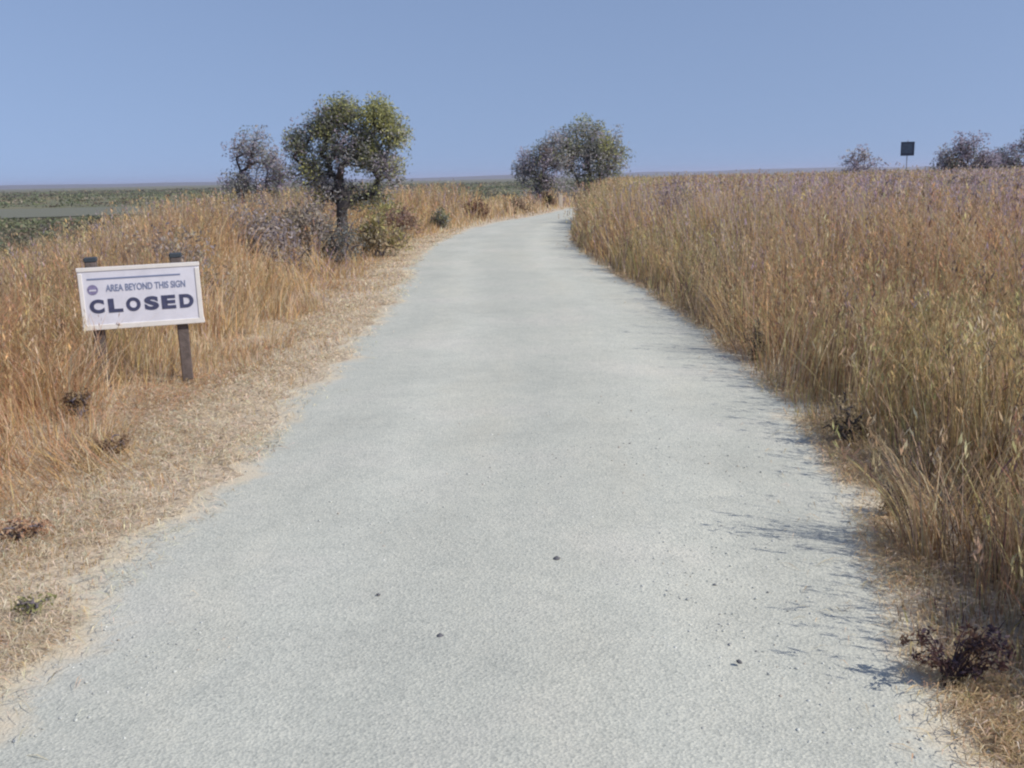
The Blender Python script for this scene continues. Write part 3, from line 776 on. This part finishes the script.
# ------------------------------------------------------------------ white notice sign
M_POST = plain('weathered_post', (0.115, 0.09, 0.08), 0.9, 22, 0.35, 0.4)
M_CAP = plain('dark_cap', (0.035, 0.045, 0.055), 0.6, 30, 0.2)
M_PANEL = plain('white_painted_panel', (0.60, 0.595, 0.65), 0.5, 7, 0.10)
M_EDGE = plain('cream_border', (0.66, 0.63, 0.59), 0.55, 14, 0.06)
M_INK = plain('navy_lettering', (0.05, 0.055, 0.11), 0.55, 40, 0.3)
M_INK2 = plain('faded_blue_lettering', (0.17, 0.20, 0.31), 0.5)
sg = tag(empty('notice_sign', (-2.935, 8.03, 0), (0, R(-0.9), R(16))), 'white rectangular CLOSED notice sign on two dark posts left of the path', 'sign')
for px in (-0.355, 0.285):
    m_ = MB(); m_.box((px, 0.06, 0.41), (0.085, 0.085, 1.24), 0.006); po = m_.build('post', M_POST, sg)
    m_ = MB(); m_.box((px, 0.06, 1.04), (0.098, 0.098, 0.035), 0.006); m_.build('post_cap', M_CAP, po)
PW, PH, PC = 0.915, 0.495, 0.735
m_ = MB(); m_.box((0, 0, PC), (PW, 0.028, PH), 0.004); pn = m_.build('panel', M_PANEL, sg)
m_ = MB()
for (cx, cz, w_, h_) in ((0, PC+PH/2-0.016, PW+0.01, 0.032), (0, PC-PH/2+0.021, PW+0.01, 0.042), (-PW/2+0.016, PC-0.005, 0.032, PH-0.08), (PW/2-0.018, PC-0.005, 0.036, PH-0.08)):
    m_.box((cx, -0.005, cz), (w_, 0.030, h_), 0.003)
m_.build('border', M_EDGE, sg)

def text_mesh(txt, size, depth, offset, spacing=1.0):
    cu = bpy.data.curves.new('txt', 'FONT'); cu.body = txt; cu.size = size; cu.extrude = depth; cu.offset = offset
    cu.align_x = 'CENTER'; cu.align_y = 'CENTER'; cu.space_character = spacing
    o = bpy.data.objects.new('txt', cu); COL.objects.link(o)
    dg = bpy.context.evaluated_depsgraph_get()
    me = bpy.data.meshes.new_from_object(o.evaluated_get(dg))
    bpy.data.objects.remove(o); bpy.data.curves.remove(cu)
    return np.array([v.co[:] for v in me.vertices]), [tuple(p.vertices) for p in me.polygons]
def lettering(name, items, mat, parent, yf):
    """items: (text, cx, cz, width, height): one mesh of the lettering on the panel's face"""
    Va, Fa = [], []
    for (t, cx, cz, w_, h_, off) in items:
        v, f = text_mesh(t, 0.1, 0.0015, off)
        lo, hi = v.min(0), v.max(0)
        n = len(Va)
        for q in v:
            Va.append(((q[0]-(lo[0]+hi[0])/2)/(hi[0]-lo[0])*w_+cx, yf-q[2]-0.001, (q[1]-(lo[1]+hi[1])/2)/(hi[1]-lo[1])*h_+cz))
        Fa += [tuple(n+i for i in p_) for p_ in f]
    me = bpy.data.meshes.new(name); me.from_pydata(Va, [], Fa); me.update()
    return link_mesh(name, me, mat, parent)
def lx(px): return (px-139.5)/123*PW          # place across the panel
def lz(py): return PC+PH/2-(py-266)/62*PH     # place down the panel
L_ = [(c, lx(x), lz(304.5), 0.108, 0.110, 0.0054) for c, x in zip('CLOSED', (94, 112.5, 130.5, 149, 166.5, 185))]
lettering('lettering', L_, M_INK, pn, -0.0145)
lettering('lettering', [('AREA BEYOND THIS SIGN', lx(145), lz(287), 0.60, 0.055, 0.0015)], M_INK2, pn, -0.0145)
m_ = MB()
ang = [2*math.pi*k/24 for k in range(24)]
ex, ez = lx(91.5), lz(288)
m_.V += [(ex+0.040*math.cos(a), -0.0162, ez+0.040*math.sin(a)) for a in ang]+[(ex+0.040*math.cos(a), -0.0142, ez+0.040*math.sin(a)) for a in ang]
m_.F += [tuple(range(24))]+[(k, 24+k, 24+(k+1) % 24, (k+1) % 24) for k in range(24)]
em = m_.build('emblem', plain('faded_emblem', (0.20, 0.18, 0.30), 0.55, 60, 0.4), pn)
m_ = MB(); m_.box((ex, -0.0170, ez-0.004), (0.052, 0.0012, 0.012)); m_.build('emblem_mark', M_PANEL, em)
m_ = MB(); m_.box((lx(134), -0.0157, lz(277.5)), (0.70, 0.002, 0.012)); m_.build('rule_line', M_INK2, pn)
# dark little sign on the skyline
fs = tag(empty('post_sign', (15.55, 40, 0), (0, 0, R(-12))), 'small dark square sign on a thin post above the grass at the skyline', 'sign')
m_ = MB(); m_.box((0, 0.035, 1.25), (0.028, 0.03, 2.9), 0.004); m_.build('post', plain('galvanised_post', (0.20, 0.19, 0.19), 0.6, 18, 0.2), fs)
m_ = MB(); m_.box((0, 0, 2.385), (0.50, 0.022, 0.53), 0.004); bp = m_.build('panel', plain('dark_blue_panel', (0.02, 0.032, 0.06), 0.5, 8, 0.25), fs)
m_ = MB(); m_.box((-0.02, -0.0125, 2.40), (0.37, 0.003, 0.36)); m_.build('sign_face', plain('faded_blue_face', (0.045, 0.07, 0.11), 0.5, 10, 0.3), bp)

# short pale post at the far end of the visible path
ps = tag(empty('marker_post', (2.75, 53.5, 0)), 'short pale wooden post left of the path at its far end', 'post')
m_ = MB(); m_.box((0, 0, 0.30), (0.19, 0.16, 0.80), 0.012); m_.build('post_shaft', plain('pale_wood', (0.52, 0.45, 0.36), 0.85, 14, 0.2), ps)
m_ = MB(); m_.box((0, 0, 0.715), (0.215, 0.185, 0.03), 0.006); m_.build('post_top', plain('grey_wood', (0.36, 0.33, 0.29), 0.85, 14, 0.2), ps)

# a few dark stones on the gravel
proto = None
for i, (sx, sy, s) in enumerate(((0.17, 3.95, 0.017), (-0.27, 3.25, 0.015), (0.72, 3.02, 0.010), (-0.53, 3.62, 0.009))):
    if proto is None:
        v = IV*(1+0.14*RNG.normal(0, 1, (len(IV), 1)))*np.array([1.2, 1.0, 0.7])
        o = proto = link_mesh('stone', np_mesh('stone', v, None, IF), plain('dark_stone', (0.10, 0.10, 0.11), 0.85, 3, 0.3))
    else:
        o = proto.copy(); COL.objects.link(o)
    o.location = (sx, sy, 0.041+s*0.05); o.scale = (s, s, s); o.rotation_euler = (0, 0, i*1.3)
    tag(o, 'small dark stone lying loose on the pale gravel path', 'stone', 'dark stones on the gravel path')

# ------------------------------------------------------------------ haze, sky, sun, camera
hb = MB(); hb.box((0, 0, 11.5), (14000, 14000, 30))
m, nt, out = new_mat('haze_air')
pv = N(nt, 'ShaderNodeVolumePrincipled'); pv.inputs['Density'].default_value = 0.00016
pv.inputs['Color'].default_value = (0.82, 0.82, 1.0, 1); pv.inputs['Anisotropy'].default_value = 0.2
try: pv.inputs['Density Attribute'].default_value = ''
except Exception: pass
nt.links.new(pv.outputs[0], out.inputs['Volume'])
try: m.cycles.homogeneous_volume = True
except Exception: pass
tag(hb.build('haze', m), kind='stuff')

EL, AZ = R(41), R(113)      # sun height; direction clockwise from straight ahead
w = bpy.data.worlds.new('World'); S.world = w; w.use_nodes = True
nt = w.node_tree; nt.nodes.clear()
sk = N(nt, 'ShaderNodeTexSky', sky_type='NISHITA'); sk.sun_disc = False
sk.sun_elevation = EL; sk.sun_rotation = AZ; sk.altitude = 0; sk.air_density = 1.0; sk.dust_density = 0.3; sk.ozone_density = 3.0
tc = N(nt, 'ShaderNodeTexCoord'); vm = N(nt, 'ShaderNodeVectorMath', operation='MULTIPLY_ADD')
vm.inputs[1].default_value = (1, 1, 0.45); vm.inputs[2].default_value = (0, 0, 0.22)     # even, hazy blue down to the horizon
nt.links.new(tc.outputs['Generated'], vm.inputs[0]); nt.links.new(vm.outputs[0], sk.inputs['Vector'])
bg = N(nt, 'ShaderNodeBackground'); bg.inputs['Strength'].default_value = 0.104
wo = N(nt, 'ShaderNodeOutputWorld')
nt.links.new(mixc(nt, 1.0, sk.outputs[0], (1.14, 0.975, 0.955), 'MULTIPLY'), bg.inputs[0]); nt.links.new(bg.outputs[0], wo.inputs[0])

sun = bpy.data.lights.new('sun', 'SUN'); sun.energy = 3.5; sun.angle = R(0.55); sun.color = (1.0, 0.95, 0.88)
so = bpy.data.objects.new('sun', sun); COL.objects.link(so)
d = Vector((math.sin(AZ)*math.cos(EL), math.cos(AZ)*math.cos(EL), math.sin(EL)))
so.rotation_euler = d.to_track_quat('Z', 'Y').to_euler(); so.location = (20, -5, 24)

cam = bpy.data.cameras.new('camera'); co = bpy.data.objects.new('camera', cam); COL.objects.link(co)
cam.sensor_width = 36; cam.lens = 35.33; cam.clip_start = 0.05; cam.clip_end = 20000
from mathutils import Matrix
co.matrix_world = Matrix.Translation((0, 0, 1.6)) @ Matrix.Rotation(R(90-11.6), 4, 'X') @ Matrix.Rotation(R(-1.2), 4, 'Z')
S.camera = co

S.view_settings.view_transform = 'Standard'; S.view_settings.look = 'None'
S.view_settings.exposure = 0.40; S.view_settings.gamma = 1.0
S.cycles.filter_width = 2.2
S.cycles.use_denoising = True
S.cycles.max_bounces = 6; S.cycles.diffuse_bounces = 3; S.cycles.volume_bounces = 0; S.cycles.transparent_max_bounces = 8
